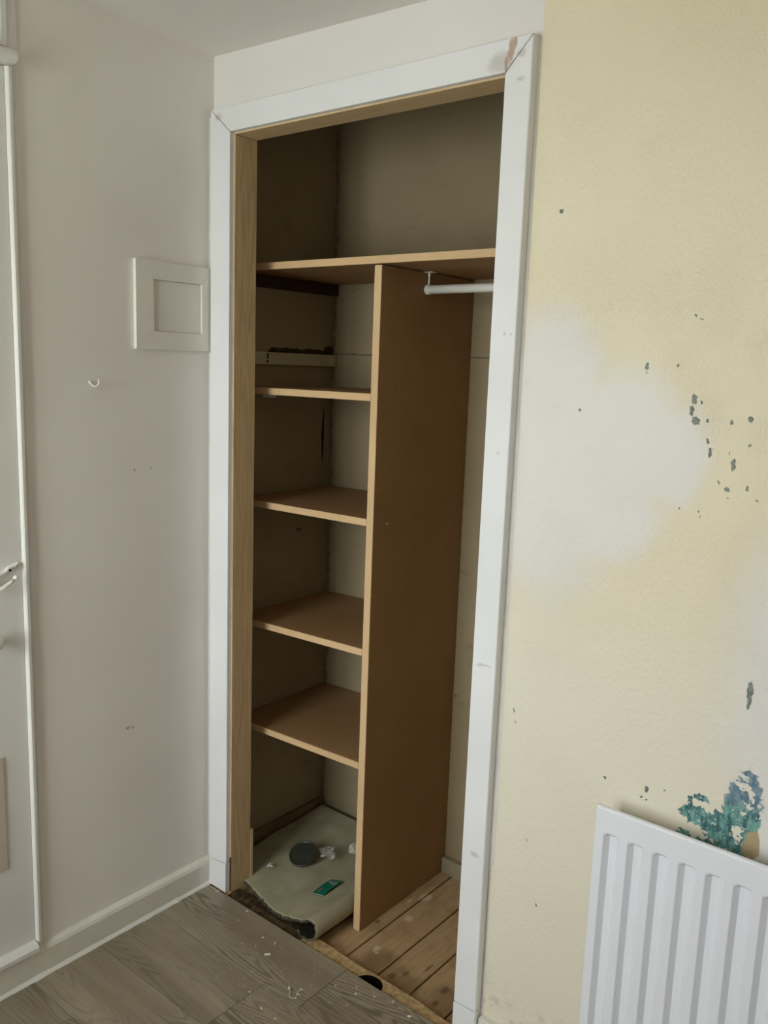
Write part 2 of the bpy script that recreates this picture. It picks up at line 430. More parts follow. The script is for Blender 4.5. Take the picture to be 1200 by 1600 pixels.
struct(link('wall_rear', bm, 'plain_wall'), 'plain cream wall with the window behind the viewer', 'wall')
# window in the rear wall
wd = struct(empty('window_1'), 'white framed window in the rear wall', 'window')
for a in ((x0, x0+.05, z0, z1), (x1-.05, x1, z0, z1), (x0+.05, x1-.05, z0, z0+.05), (x0+.05, x1-.05, z1-.05, z1)):
    box('window_frame', a[0], a[1], REAR-.10, REAR-.04, a[2], a[3], 'outside_frame', wd, .003)
box('mullion', (x0+x1)/2-.025, (x0+x1)/2+.025, REAR-.095, REAR-.045, z0+.05, z1-.05, 'outside_frame', wd, .003)
for a, b in ((x0+.05, (x0+x1)/2-.025), ((x0+x1)/2+.025, x1-.05)):
    box('pane', a, b, REAR-.072, REAR-.068, z0+.05, z1-.05, 'window_glass', wd)
box('window_sill', x0-.05, x1+.05, REAR-.02, REAR+.12, z0-.03, z0, 'outside_frame', wd, .004)
y0, y1, z0, z1 = WIN2
wd = struct(empty('window_2'), 'white framed window in the left wall beyond the door', 'window')
for a in ((y0, y0+.05, z0, z1), (y1-.05, y1, z0, z1), (y0+.05, y1-.05, z0, z0+.05), (y0+.05, y1-.05, z1-.05, z1)):
    box('window_frame', -.085, -.03, a[0], a[1], a[2], a[3], 'outside_frame', wd, .003)
box('pane', -.062, -.058, y0+.05, y1-.05, z0+.05, z1-.05, 'window_glass', wd)
box('window_sill', -.02, .10, y0-.04, y1+.04, z0-.03, z0, 'outside_frame', wd, .004)
# ceiling, a touch out of level as it is
bm = bmesh.new()
cs = [(-.1, WB), (RIGHT+.1, WB), (RIGHT+.1, REAR-.1), (-.1, REAR-.1)]
lo = [bm.verts.new((x, y, cz(x, y))) for x, y in cs]; hi = [bm.verts.new((x, y, 2.55)) for x, y in cs]
bm.faces.new(lo); bm.faces.new(hi[::-1])
for i in range(4): bm.faces.new((lo[i], lo[(i+1) % 4], hi[(i+1) % 4], hi[i]))
struct(link('ceiling', bm, 'ceiling_paint'), 'off-white ceiling meeting both walls', 'ceiling')

# alcove shell
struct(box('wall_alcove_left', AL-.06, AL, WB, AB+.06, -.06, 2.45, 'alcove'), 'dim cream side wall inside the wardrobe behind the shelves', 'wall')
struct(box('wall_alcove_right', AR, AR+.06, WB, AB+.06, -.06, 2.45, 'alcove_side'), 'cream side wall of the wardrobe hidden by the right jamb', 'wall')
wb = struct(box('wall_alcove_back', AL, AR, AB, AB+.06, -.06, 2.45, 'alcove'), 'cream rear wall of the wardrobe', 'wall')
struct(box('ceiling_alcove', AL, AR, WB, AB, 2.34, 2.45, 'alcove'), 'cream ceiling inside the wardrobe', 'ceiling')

# ragged plaster seam up the back left corner, and the horizontal board joint on the back wall
bm = bmesh.new(); N = 150
rows = []
for i in range(N+1):
    z = .02 + (2.33-.02)*i/N
    n1 = noise.noise((0, 3.1, z*14)); n2 = noise.noise((5, 1.3, z*35)); n3 = noise.noise((9, 4.3, z*22))
    wl = .004 + .012*max(0, n1) + .004*n2; wr = .004 + .009*max(0, n3) + .003*n2
    rows.append([bm.verts.new(q) for q in ((AL+.0005, AB-wl-.004, z), (AL+.003+.002*n2, AB-wl, z), (AL+.004+.002*n3, AB-.006, z), (AL+wr, AB-.004-.003*n1, z), (AL+wr+.003, AB-.0005, z))])
for i in range(N):
    for k in range(4): bm.faces.new((rows[i][k], rows[i][k+1], rows[i+1][k+1], rows[i+1][k]))
link('plaster_seam', bm, 'ragged_plaster', wb)
bm = bmesh.new()
for (a, b) in ((AL, .4586), (.4821, AR)):
    prev = None; n = 26
    for i in range(n+1):
        x = a+(b-a)*i/n; z = 1.604+.002*noise.noise((x*30, 0, 0)); hh = .0022+.0018*abs(noise.noise((x*45, 2, 0)))
        cur = [bm.verts.new((x, AB-.0004, z-hh)), bm.verts.new((x, AB-.003, z)), bm.verts.new((x, AB-.0004, z+hh))]
        if prev:
            for k in range(2): bm.faces.new((prev[k], prev[k+1], cur[k+1], cur[k]))
        prev = cur
link('board_joint', bm, 'ragged_plaster', wb)
# torn plaster above the cream batten (left alcove wall)
bm = bmesh.new(); prev = None; n = 60
for i in range(n+1):
    y = .27+(AB-.275)*i/n; e = max(.0, .014+.005*noise.noise((y*30, 7, 0))+.003*noise.noise((y*130, 7, 0)) + (.012 if y > .52 else 0)) * min(1, i/4)
    cur = [bm.verts.new((AL+.0005, y, 1.598)), bm.verts.new((AL+.004, y, 1.600+e*.5)), bm.verts.new((AL+.0005, y, 1.601+e))]
    if prev:
        for k in range(2): bm.faces.new((prev[k], prev[k+1], cur[k+1], cur[k]))
    prev = cur
link('torn_plaster', bm, 'torn_plaster', bpy.data.objects['wall_alcove_left'])
bm = bmesh.new(); prev = None
for i in range(41):            # narrow gap where the plaster has come away from the corner
    z = 1.235+.20*i/40; wdt = .006*math.sin(math.pi*i/40)*(1+.6*noise.noise((0, 0, z*60)))
    cur = [bm.verts.new((AL+.0008, .525-wdt, z)), bm.verts.new((AL+.0008, .525+wdt*.6, z))]
    if prev: bm.faces.new((prev[0], prev[1], cur[1], cur[0]))
    prev = cur
link('plaster_crack', bm, 'dark_gap', bpy.data.objects['wall_alcove_left'])
struct(box('baseboard_alcove_left', AL, AL+.014, WB, AB, AF, .034, 'old_skirting', None, .002), 'low dark timber skirting along the wardrobe side wall', 'skirting')
struct(box('baseboard_alcove_back', .483, AR, AB-.022, AB, AF, .022, 'cream_batten', None, .003), 'short cream skirting at the rear of the hanging space', 'skirting')

# ------------------------------------------------------------------ floors
fl = struct(box('floor', -.1, RIGHT+.1, REAR-.1, -.020, -.06, -.0085, 'dark_gap'), 'grey wood-effect laminate floor of the room', 'floor')
rows_y = [-.022, -.206] + [-.206-.1905*i for i in range(1, 18)]
meshes = {}
def plank(x0, x1, y0, y1):
    key = (round(x1-x0, 3), round(y0-y1, 3))
    if key not in meshes:
        bm = bmesh.new(); L, Wd = x1-x0, y0-y1
        add_box(bm, 0, L, 0, Wd, -.008, 0)
        top = [e for e in bm.edges if all(abs(v.co.z) < 1e-6 for v in e.verts)]
        bmesh.ops.bevel(bm, geom=top, offset=.0008, segments=1, affect='EDGES')
        o = link('plank', bm, 'laminate', fl); meshes[key] = o.data
    else:
        o = bpy.data.objects.new('plank', meshes[key]); C.objects.link(o); o.parent = fl
    o.location = (x0, y1, 0)
    return o
starts = {0: [.010, .583, 1.783], 1: [.010, .46, 1.66, 2.86], 2: [.010, 1.06, 2.26]}
for r in range(len(rows_y)-1):
    ya, yb = rows_y[r]-.0006, rows_y[r+1]+.0006
    if yb < REAR: yb = REAR
    if ya-yb < .02: continue
    st = starts.get(r) or [.010] + [.20 + .43*((r*5) % 3) + 1.2*k for k in range(3)]
    st = [s for s in st if s < RIGHT-.05] + [RIGHT]
    for a, b in zip(st[:-1], st[1:]): plank(a+.0005, b-.0005, ya, yb)
# raw chipboard step at the threshold, with a ragged edge and a cut-out
bm = bmesh.new(); prev = None; n = 110; xa, xb = .03, IR+.03
for i in range(n+1):
    x = xa+(xb-xa)*i/n
    e = .024 + .006*noise.noise((x*16, 1, 0)) + .003*noise.noise((x*70, 5, 0)) - .014*max(0, (x-.75)/.2)
    e = e + (.004 if x < .5 else 0)
    f0 = -.0205
    if abs(x-.655) < .040: f0 = -.0205 + .036*math.sqrt(1-((x-.655)/.040)**2); e = max(e, f0+.008)
    cur = [bm.verts.new((x, f0, -.045)), bm.verts.new((x, f0, -.009)), bm.verts.new((x, e, -.011)), bm.verts.new((x, e+.005, -.045))]
    if prev:
        for k in range(3): bm.faces.new((prev[k], prev[k+1], cur[k+1], cur[k])).material_index = 1 if k == 0 else 0  # front face coloured near-black as the shade inside the cut-out
    prev = cur
th = struct(link('trim_3', bm, ['chipboard', 'dark_gap']), 'raw broken chipboard edge between laminate and wardrobe floorboards', 'threshold')
bm = bmesh.new(); prev = None
for i in range(61):            # grime and underlay crumbs at the left end
    x = IL+(.40-IL)*i/60; e = .030+.014*noise.noise((x*24, 3, 0))+.008*noise.noise((x*90, 3, 0)); hh = -.0035+.003*noise.noise((x*55, 8, 0))
    cur = [bm.verts.new((x, -.019, -.0088)), bm.verts.new((x, .004, hh)), bm.verts.new((x, e, hh-.003)), bm.verts.new((x, e+.012, -.03))]
    if prev:
        for k in range(3): bm.faces.new((prev[k], prev[k+1], cur[k+1], cur[k]))
    prev = cur
g = link('underlay_crumbs', bm, 'underlay_grime', th); g['kind'] = 'stuff'
box('notch_shade', .60, .70, -.021, .012, -.047, -.043, 'dark_gap', th)  # near-black plate standing for the shade down in the cut-out
af = struct(box('floor_alcove', AL-.03, AR+.03, -.018, AB+.02, -.075, -.049, 'dark_gap'), 'bare timber floorboards inside the wardrobe', 'floor')
bx = [AL, .080, .191, .302, .412, .522, .633, .741, .857, .966, AR]
for a, b in zip(bx[:-1], bx[1:]):
    bm = bmesh.new(); add_box(bm, a+.0024, b-.0024, .016, AB-.001, -.049, AF); bev(bm, .0012, 1)
    link('floorboard', bm, 'floorboard', af)

# ------------------------------------------------------------------ skirting, caulk, architrave, lining
bm = bmesh.new()
add_prism(bm, [(0, 0), (.018, 0), (.018, .068), (.014, .0765), (.008, .079), (0, .0825)], 'y', REAR, -.004)
struct(link('baseboard_left', bm, 'skirting_paint'), 'white painted skirting board along the left wall', 'skirting')
bm = bmesh.new(); prev = None
for i in range(181):           # lumpy filler along the foot of the skirting
    y = -.016-1.75*i/180; a = .005+.0035*noise.noise((y*22, 0, 3))+.003*max(0, noise.noise((y*60, 4, 3)))
    cur = [bm.verts.new((.0178, y, .004+a)), bm.verts.new((.020+a*.7, y, .0035)), bm.verts.new((.0205+a, y, .0002))]
    if prev:
        for k in range(2): bm.faces.new((prev[k], prev[k+1], cur[k+1], cur[k]))
    prev = cur
link('filler_bead', bm, 'caulk', bpy.data.objects['baseboard_left'])
struct(box('baseboard_front', OR+.004, RIGHT, -.008, WY, 0, .07, 'skirting_paint', None, .002), 'white skirting below the radiator', 'skirting')
struct(box('baseboard_right', RIGHT-.016, RIGHT, REAR, -.01, 0, .08, 'skirting_paint', None, .002), 'white skirting along the right wall', 'skirting')
struct(box('baseboard_rear', .02, RIGHT-.018, REAR, REAR+.016, 0, .08, 'skirting_paint', None, .002), 'white skirting under the window', 'skirting')
bm = bmesh.new(); prof = [(0, .0), (0, -.009), (.002, -.006), (.006, -.003), (.0185, -.001), (.0185, WY), (0, WY)]
add_prism(bm, prof, 'z', .083, 2.20)
struct(link('trim_4', bm, 'caulk', None), 'white filler bead in the corner beside the architrave', 'trim')

ar = struct(empty('trim_1'), 'white painted architrave around the wardrobe opening', 'architrave')
IA, IB, ZA = .0935, IR, 2.1515          # inner edges of the architrave
PH = .084
prism('architrave_leg', [(OL, PH+.001), (IA, PH+.012), (IA, ZA-.0008), (OL, ZO-.0008)], 'y', -.018, WY, 'trim', ar, .0018)
prism('architrave_leg', [(IB, PH+.002), (OR, PH+.004), (OR, ZO-.0012), (IB, ZA-.0012)], 'y', -.018, WY, 'trim', ar, .0028)
prism('architrave_head', [(OL+.0006, ZO), (IA+.0006, ZA), (IB-.0014, ZA), (OR-.0014, ZO)], 'y', -.0175, WY, 'trim', ar, .0018)
prism('plinth_block', [(OL, 0), (IA-.001, 0), (IA-.001, PH+.010), (OL, PH-.001)], 'y', -.019, WY, 'trim', ar, .0012)
prism('plinth_block', [(IB, 0), (OR, 0), (OR, PH+.002), (IB, PH)], 'y', -.019, WY, 'trim', ar, .0012)
bm = bmesh.new(); prev = None
for i in range(81):            # strip of white filler between architrave and yellow wall
    z = .44+(2.21-.44)*i/80; e = .0105+.0025*noise.noise((z*9, 0, 1))-.006*max(0, (z-1.0))/1.2
    if i == 0: e = .004
    cur = [bm.verts.new((OR-.0005, WY-.0035, z)), bm.verts.new((OR+e*.6, WY-.002, z)), bm.verts.new((OR+e, WY-.0003, z))]
    if prev:
        for k in range(2): bm.faces.new((prev[k], prev[k+1], cur[k+1], cur[k]))
    prev = cur
link('filler_strip', bm, 'caulk', ar)

ln = struct(empty('trim_2'), 'bare pale timber lining of the wardrobe opening', 'door lining')
o = box('lining_upright', IL-.024, IL, -.003, WB, AF, ZI-.0006, 'lining_upright', ln, .001)
box('lining_upright', IR, IR+.024, -.003, WB, AF, ZI-.0006, 'lining_upright', ln, .001)
box('lining_head', IL-.024, IR+.024, -.003, WB, ZI, ZI+.022, 'lining_head', ln, .001)
box('lining_packer', IL-.022, IL+.001, WB+.0005, WB+.012, AF, .166, 'lining_upright', ln, .0015)
box('edge_gap', IL-.004, IL+.0005, -.0042, -.0032, .0, .11, 'dark_batten', ln)

# ------------------------------------------------------------------ shelves and divider
SY, ST = .1448, .0195
def shelf(label, zl, zr, xl, xr, bracket=False):
    root = tag(empty('shelf'), label, 'shelf', 'brown board shelves in the wardrobe')
    root.location = ((xl+xr)/2, SY, zl)
    y1 = AB-.004
    def slab(name, ya, yb, mat, lo=0, hi=0, bw=.0012):
        bm = bmesh.new()
        L = root.location
        zf = lambda x: zl+(zr-zl)*(x-.03)/(xr-.03)
        A = [bm.verts.new((x-L.x, y-L.y, zf(x)+dz-L.z)) for dz in (-ST+lo, -hi) for x, y in ((xl, ya), (xr, ya), (xr, yb), (xl, yb))]
        for f in ((0, 3, 2, 1), (4, 5, 6, 7), (0, 1, 5, 4), (1, 2, 6, 5), (2, 3, 7, 6), (3, 0, 4, 7)): bm.faces.new([A[i] for i in f])
        if bw: bev(bm, bw, 2)
        return link(name, bm, mat, root)
    slab('board', SY+.004, y1, 'mdf_face')
    slab('front_edge', SY, SY+.0038, 'mdf_edge', 0, 0, .0015)
    if bracket:
        box('support_bracket', .052-root.location.x-.03, .052-root.location.x+.0, .03, .055, -ST-.010, -ST-.0005, 'white_plastic', root, .001)
    return root
shelf('long full-width shelf at the top of the wardrobe above the hanging rail', 1.8446, 1.8418, AL+.001, AR-.001)
shelf('short shelf just below the cream batten, highest of the four short shelves', 1.4974, 1.499, AL+.001, .458, True)
shelf('second short shelf down, at about the middle of the wardrobe', 1.1658, 1.1696, AL+.001, .458)
shelf('third short shelf down, above the lowest one', .798, .810, AL+.001, .458)
shelf('lowest short shelf, above the rolled carpet offcut', .465, .4805, AL+.001, .458)
dv = tag(empty('divider_panel'), 'tall upright brown board dividing the shelves from the hanging space', 'panel')
dv.location = (.47, SY, AF)
box('board', .4588-.47, .4815-.47, .004, AB-.001-SY, 0.0005, 1.8415-ST-AF-.002, 'mdf_face', dv, .0008)
box('front_edge', .4588-.47, .4815-.47, 0, .0038, 0.0005, 1.8415-ST-AF-.002, 'mdf_edge', dv, .0012)
o = tube('screw_head', [(.4812-.47, .204-SY, 1.154-AF), (.4824-.47, .204-SY, 1.154-AF)], .0035, 'mdf_edge', dv, 10)
# battens on the side wall
tag(box('batten', AL+.0002, AL+.020, .10, AB-.008, 1.789, 1.8235, 'dark_batten', None, .001), 'dark brown batten carrying the top shelf at the wardrobe side wall', 'batten')
bt = tag(empty('batten'), 'cream painted batten on the wardrobe side wall below torn plaster', 'batten')
box('rail', AL+.0002, AL+.016, .10, AB-.004, 1.5625, 1.600, 'pale_batten', bt, .002)
for dz in (.010, .022, .030):
    ball('paint_chip', (AL+.0162, .255+.006*math.sin(dz*300), 1.5625+dz), .0045, 'torn_plaster', bt, (.25, 1, .9))

# hanging rail
hr = tag(empty('hanging_rail'), 'white hanging rail on brackets under the top shelf', 'rail')
RY, RZ, RX = .335, 1.776, .490
tube('rail_tube', [(RX-.002, RY, RZ), (AR-.02, RY, RZ)], .0115, 'white_plastic', hr, 20)
for bxp in (RX, AR-.03):
    br = tube('bracket', [(bxp, RY, RZ+.012), (bxp, RY, RZ+.030), (bxp, RY, 1.8205)], [.0032, .0026, .0042], 'white_plastic', hr, 10)
    tube('socket_ring', [(bxp-.008, RY, RZ), (bxp-.005, RY, RZ), (bxp+.004, RY, RZ)], [.011, .0138, .0138], 'white_plastic', br, 20)
    box('bracket_plate', bxp-.017, bxp+.017, RY-.010, RY+.010, 1.8195, 1.8222, 'white_plastic', br, .001)

# ------------------------------------------------------------------ carpet offcut
def carpet():
    root = tag(empty('carpet_offcut'), 'cream carpet offcut lying upside down with its right side rolled under', 'carpet')
    root.location = (.2, .25, AF)
    L = root.location
    NV = 74
    def left(y):                       # ragged left side of the sheet
        if y < .20: return .083-(y-.055)/.145*.105
        return -.022-.012*min(1, (y-.2)/.1)
    def front(x):                      # ragged front line, y at given x
        pts = [(-.06, .21), (-.02, .19), (.02, .145), (.06, .085), (.083, .055), (.15, .042), (.22, .022), (.30, .004), (.36, .0), (.5, -.004)]
        for (a, b), (c, d) in zip(pts[:-1], pts[1:]):
            if a <= x <= c: return b+(d-b)*(x-a)/(c-a)
        return pts[-1][1]
    def section(y):                    # (x, z, fixed) along the profile
        lift = .012*max(0, (y-.35)/.2)**1.2
        P = []
        n = 60
        for i in range(n+1):
            u = i/n; x = -.045+(.372+.045)*u
            z = .006 + .008*u**2 + .006*noise.noise((x*5, y*5, 0)) + lift*(1-u*.3) + .024*max(0, (u-.6)/.4)**2 + .010*max(0, 1-abs(y-.12)/.1)*max(0, 1-u*2.2)
            P.append((x, z))
        cx, cz_ = .409, .0285+.003*noise.noise((y*6, 2, 0)); rx, rz = .0430, .0385
        sl = -.00*(y)
        z_end = P[-1][1]
        for i in range(1, 26):
            a = math.radians(118-i*10.4)
            P.append((cx+sl+rx*math.cos(a), cz_+rz*math.sin(a)+ (z_end-(cz_+rz*math.sin(math.radians(118))))*max(0, 1-i/6)))
        return P
    bm = bmesh.new()
    top, bot = [], []
    for j in range(NV+1):
        v = j/NV
        rt, rb = [], []
        base = section(.25)
        cols = len(base)
        for i in range(cols):
            # y along this column from its own front line to the rear
            fx = base[i][0]
            fy = front(fx if i <= 60 else .42) + .006*noise.noise((i*.37, 0, 5)) + .005*noise.noise((i*1.3, 3, 5))
            y = fy+(AB-.030-fy)*v
            P = section(y); x, z = P[i]
            a = P[max(i-1, 0)]; b = P[min(i+1, cols-1)]
            tx, tz = b[0]-a[0], b[1]-a[1]; m = math.hypot(tx, tz) or 1
            nx, nz = -tz/m, tx/m; T = .0095 if i < 50 else .0095-.0035*min(1, (i-50)/12)
            if i <= 60: x = max(x, left(y)) if x < .09 else x
            rt.append(bm.verts.new((x-L.x, y-L.y, z-L.z)))
            rb.append(bm.verts.new((x-nx*T-L.x, y-L.y+(.003*noise.noise((i*1.3, 9, 1)) if j == 0 else 0), z-nz*T-L.z)))
        top.append(rt); bot.append(rb)
    n = len(top[0])
    for j in range(NV):
        for i in range(n-1):
            f = bm.faces.new((top[j][i], top[j][i+1], top[j+1][i+1], top[j+1][i])); f.material_index = 0; f.smooth = True
            f = bm.faces.new((bot[j][i+1], bot[j][i], bot[j+1][i], bot[j+1][i+1])); f.material_index = 2; f.smooth = True
        for i, q in ((0, 1), (n-1, 0)):
            f = bm.faces.new((top[j][i], top[j+1][i], bot[j+1][i], bot[j][i]) if q else (top[j+1][i], top[j][i], bot[j][i], bot[j+1][i])); f.material_index = 1
    for j in (0, NV):
        for i in range(n-1):
            f = bm.faces.new((top[j][i], top[j][i+1], bot[j][i+1], bot[j][i])); f.material_index = 1
    bmesh.ops.remove_doubles(bm, verts=bm.verts[:], dist=1e-6)
    front_line = [(t.co.copy(), b.co.copy()) for t, b in zip(top[0], bot[0]) if t.is_valid and b.is_valid]
    link('sheet', bm, ['carpet', 'carpet_fringe', 'carpet_pile_shade'], root)
    # tufts along the torn front edge
    bm = bmesh.new(); q = random.Random(3)
    for k in range(900):
        i = q.randrange(64); u = q.random()
        a = front_line[i][0].lerp(front_line[i+1][0], u); b = front_line[i][1].lerp(front_line[i+1][1], u)
        s = a.lerp(b, q.uniform(.2, 1)); d = Vector((q.uniform(-1, .6), q.uniform(-1.1, .1), q.uniform(-.9, .25))).normalized()
        ln_ = q.uniform(.003, .008); wv_ = d.orthogonal().normalized()*q.uniform(.0006, .0015)
        v1, v2, v3 = bm.verts.new(s+wv_), bm.verts.new(s-wv_), bm.verts.new(s+d*ln_)
        v4 = bm.verts.new(s+d*ln_*.5+d.cross(wv_).normalized()*.001)
        bm.faces.new((v1, v2, v3)); bm.faces.new((v2, v4, v3)); bm.faces.new((v4, v1, v3))
    f = link('torn_fibres', bm, 'carpet_fringe', root); f['kind'] = 'stuff'
    return root
carpet()

# green card on the carpet
gc = tag(empty('card'), 'small green card with red and white print on the carpet offcut', 'card')
bm = bmesh.new(); cw, cl_ = .044, .090; rows = []
zc = lambda v: .0035*math.sin(v*3.1416)
for th_ in (0, .0008):
    for i in range(11): rows.append([bm.verts.new((x, -cl_/2+cl_*i/10, zc(i/10)+th_)) for x in (-cw/2, cw/2)])
for i in range(10):
    for o_ in (0, 11): bm.faces.new((rows[o_+i][0], rows[o_+i][1], rows[o_+i+1][1], rows[o_+i+1][0]))
    for s_ in (0, 1): bm.faces.new((rows[i][s_], rows[i+1][s_], rows[11+i+1][s_], rows[11+i][s_]))
bm.faces.new((rows[0][0], rows[0][1], rows[11][1], rows[11][0])); bm.faces.new((rows[10][0], rows[10][1], rows[21][1], rows[21][0]))
link('card_body', bm, 'card_green', gc)
def mark(name, rects, mat):
    bm = bmesh.new()
    for (xa, xb, ya, yb) in rects:
        vs = [bm.verts.new((x, y, zc((y+cl_/2)/cl_)+.0011)) for x, y in ((xa, ya), (xb, ya), (xb, yb), (xa, yb))]
        bm.faces.new(vs)
    link(name, bm, mat, gc)
mark('red_print', [(-.008+.0022*math.sin(i*1.7)-.001, -.008+.0022*math.sin(i*1.7)+.0022, -.036+i*.0026, -.036+i*.0026+.0022) for i in range(9)], 'card_red')
mark('white_print', [(.004, .0065, .014, .026), (.004, .014, .014, .0165), (.0115, .014, .014, .026), (-.012, -.002, .020, .023), (-.012, -.0095, .020, .031), (-.012, -.002, .028, .031), (.002, .012, .031, .034)], 'card_white')
mark('white_border', [(-cw/2, cw/2, -cl_/2, -cl_/2+.0016)], 'card_white')
gc.location = (.331, .172, .0300); gc.rotation_euler = (math.radians(1), math.radians(-13), math.radians(1))

# clear plastic cup on its side, crumpled film and a foil twist
def lathe(prof, seg=32):
    bm = bmesh.new(); rs = []
    for z, r in prof: rs.append([bm.verts.new((r*math.cos(6.28318*k/seg), r*math.sin(6.28318*k/seg), z)) for k in range(seg)])
    for i in range(len(rs)-1):
        for k in range(seg): bm.faces.new((rs[i][k], rs[i][(k+1) % seg], rs[i+1][(k+1) % seg], rs[i+1][k]))
    bm.faces.new(rs[0]); bm.faces.new(rs[-1])
    return bm
cp = link('round_lid', lathe([(0, .043), (.001, .0455), (.006, .0460), (.0075, .0445), (.0070, .042), (.0055, .040)]), 'dark_disc')
tag(cp, 'dark grey round lid tilted on the carpet offcut under clear film', 'lid')
cp.location = (.158, .247, .033); cp.rotation_euler = (math.radians(24), math.radians(6), 0)
def crumple(name, c, r, seed, mat, label, cat, flat=.5):
    bm = bmesh.new(); bmesh.ops.create_icosphere(bm, subdivisions=3, radius=1)
    for v in bm.verts:
        n = v.co.normalized(); k = .75+.5*noise.noise(n*2.2+Vector((seed, 0, 0)))+.28*abs(noise.noise(n*6+Vector((0, seed, 0))))
        v.co = Vector((n.x*k*r, n.y*k*r*.8, max(-.2, n.z*k)*r*flat))
    o = link(name, bm, mat); o.location = c
    return tag(o, label, cat)
clear('white_film', (.97, .97, .95, 1), .45, .3, True)
crumple('plastic_wrapper', (.262, .372, .036), .026, 3.3, 'white_film', 'crumpled whitish plastic wrapper behind the green card', 'wrapper', .9)
crumple('plastic_film', (.215, .300, .036), .030, 8.1, 'clear_film', 'crumpled clear plastic film partly over the dark round lid', 'film', .8)
fo = tag(empty('foil_scrap'), 'small pale foil scrap near the left end of the carpet offcut', 'scrap')
bm = bmesh.new()
for a, b, cc in (((0, 0, 0), (.012, .004, .003), (.006, .012, .009)), ((.010, .002, .001), (.022, .008, .002), (.016, .002, .010)), ((.004, -.004, 0), (.014, -.006, .004), (.008, .003, .011))):
    v = [bm.verts.new(q) for q in (a, b, cc)]; w4 = bm.verts.new(tuple((a[i]+b[i]+cc[i])/3+(.0, .003, .002)[i] for i in range(3)))
    bm.faces.new((v[0], v[1], w4)); bm.faces.new((v[1], v[2], w4)); bm.faces.new((v[2], v[0], w4)); bm.faces.new(v)
link('foil', bm, 'white_plastic', fo); fo.location = (.104, .138, .020)

# ------------------------------------------------------------------ left wall fittings
hp = tag(empty('wall_hatch'), 'small painted wooden picture-frame hatch on the left wall', 'hatch')
y0, y1, z0, z1 = -.250, -.003, 1.592, 1.814; i0, i1, j0, j1 = -.196, -.041, 1.638, 1.768; FX = .012
g_ = .0001
prism('frame_rail', [(y0+g_, z1), (y1-g_, z1), (i1-g_, j1), (i0+g_, j1)], 'x', .0003, FX, 'hatch_paint', hp, .0008)
prism('frame_rail', [(y0+g_, z0), (y1-g_, z0), (i1-g_, j0), (i0+g_, j0)], 'x', .0003, FX, 'hatch_paint', hp, .0008)
prism('frame_rail', [(y0, z0+g_), (y0, z1-g_), (i0, j1-g_), (i0, j0+g_)], 'x', .0003, FX, 'hatch_paint', hp, .0008)
prism('frame_rail', [(y1, z0+g_), (y1, z1-g_), (i1, j1-g_), (i1, j0+g_)], 'x', .0003, FX, 'hatch_paint', hp, .0008)
box('hatch_panel', .0003, .005, i0+.001, i1-.001, j0+.001, j1-.001, 'hatch_paint', hp)

hk = tag(empty('wall_hook'), 'small white wire hook on the left wall below the hatch', 'hook')
tube('hook_wire', [(.0005, -.377, 1.506), (.008, -.376, 1.499), (.012, -.372, 1.4955), (.014, -.366, 1.497), (.015, -.362, 1.503), (.015, -.3615, 1.510), (.014, -.364, 1.515)], [.0016, .0018, .002, .002, .002, .0018, .0012], 'white_plastic', hk, 8)
ball('hook_base', (.001, -.377, 1.506), .004, 'white_plastic', hk, (.5, 1, 1))

# cupboard door at the left edge
dr = struct(empty('door_1'), 'white flush door at the left edge with a lever handle', 'door')
DX = .006
box('door_panel', .0004, DX, -1.33, -.570, .085, 2.172, 'door_paint', dr, .001)
box('lower_panel', DX, DX+.004, -1.20, -.634, .33, .62, 'beige_panel', dr, .001)
prism('frame_stile', [(0.0003, -.5695), (.006, -.5695), (.013, -.5665), (.015, -.564), (.0145, -.5575), (.003, -.5565), (.002, -.545), (.0003, -.544)], 'z', .079, 2.174, 'door_paint', dr)
box('frame_stile', .0003, .019, -1.36, -1.332, .079, 2.174, 'door_paint', dr, .002)
bm = bmesh.new(); add_prism(bm, [(.0003, .0832), (.030, .0832), (.030, .094), (.022, .1005), (.0003, .104)], 'y', -1.36, -.572)
link('bottom_rail', bm, 'door_paint', dr)
hd = empty('handle'); hd.parent = dr
bm = bmesh.new(); add_prism(bm, [(-.640, 1.060), (-.612, 1.066), (-.604, 1.074), (-.580, 1.084), (-.581, 1.0885), (-.606, 1.081), (-.614, 1.073), (-.640, 1.069)], 'x', DX, DX+.008); bev(bm, .0015)
link('handle_plate', bm, 'white_plastic', hd)
ball('screw', (DX+.009, -.588, 1.0805), .003, 'chrome', hd); ball('screw', (DX+.009, -.603, 1.0735), .003, 'dark_gap', hd)
tube('lever', [(DX, -.650, 1.052), (.030, -.650, 1.040), (.034, -.634, 1.038), (.034, -.615, 1.047), (.030, -.600, 1.056)], [.006, .006, .0055, .0045, .004], 'white_plastic', hd, 12)
ball('lever_tip', (.030, -.598, 1.0575), .0062, 'white_plastic', hd)
ball('knob', (.030, -.650, .910), .018, 'white_plastic', dr, (.8, 1, 1))
tube('knob_stem', [(DX, -.650, .910), (.028, -.650, .910)], .007, 'white_plastic', dr)

# batten rail over the door with a second panel above it
up = struct(empty('door_2'), 'upper white cupboard panel over the door at the left edge', 'door')
box('door_panel', .0004, .006, -1.33, -.580, 2.212, 2.335, 'door_paint', up, .001)
box('frame_stile', .0003, .014, -.578, -.563, 2.212, 2.345, 'door_paint', up, .002)
box('frame_strip', .0003, .006, -.562, -.540, 2.212, 2.350, 'left_wall', up, .001)
bm = bmesh.new(); add_prism(bm, [(.0003, 2.1765), (.034, 2.1765), (.043, 2.181), (.046, 2.189), (.043, 2.198), (.034, 2.204), (.0003, 2.210)], 'y', -1.36, -.556); bev(bm, .0025, 2)
struct(link('trim_5', bm, 'door_paint', None), 'rounded white rail between the door and the upper panel', 'rail')

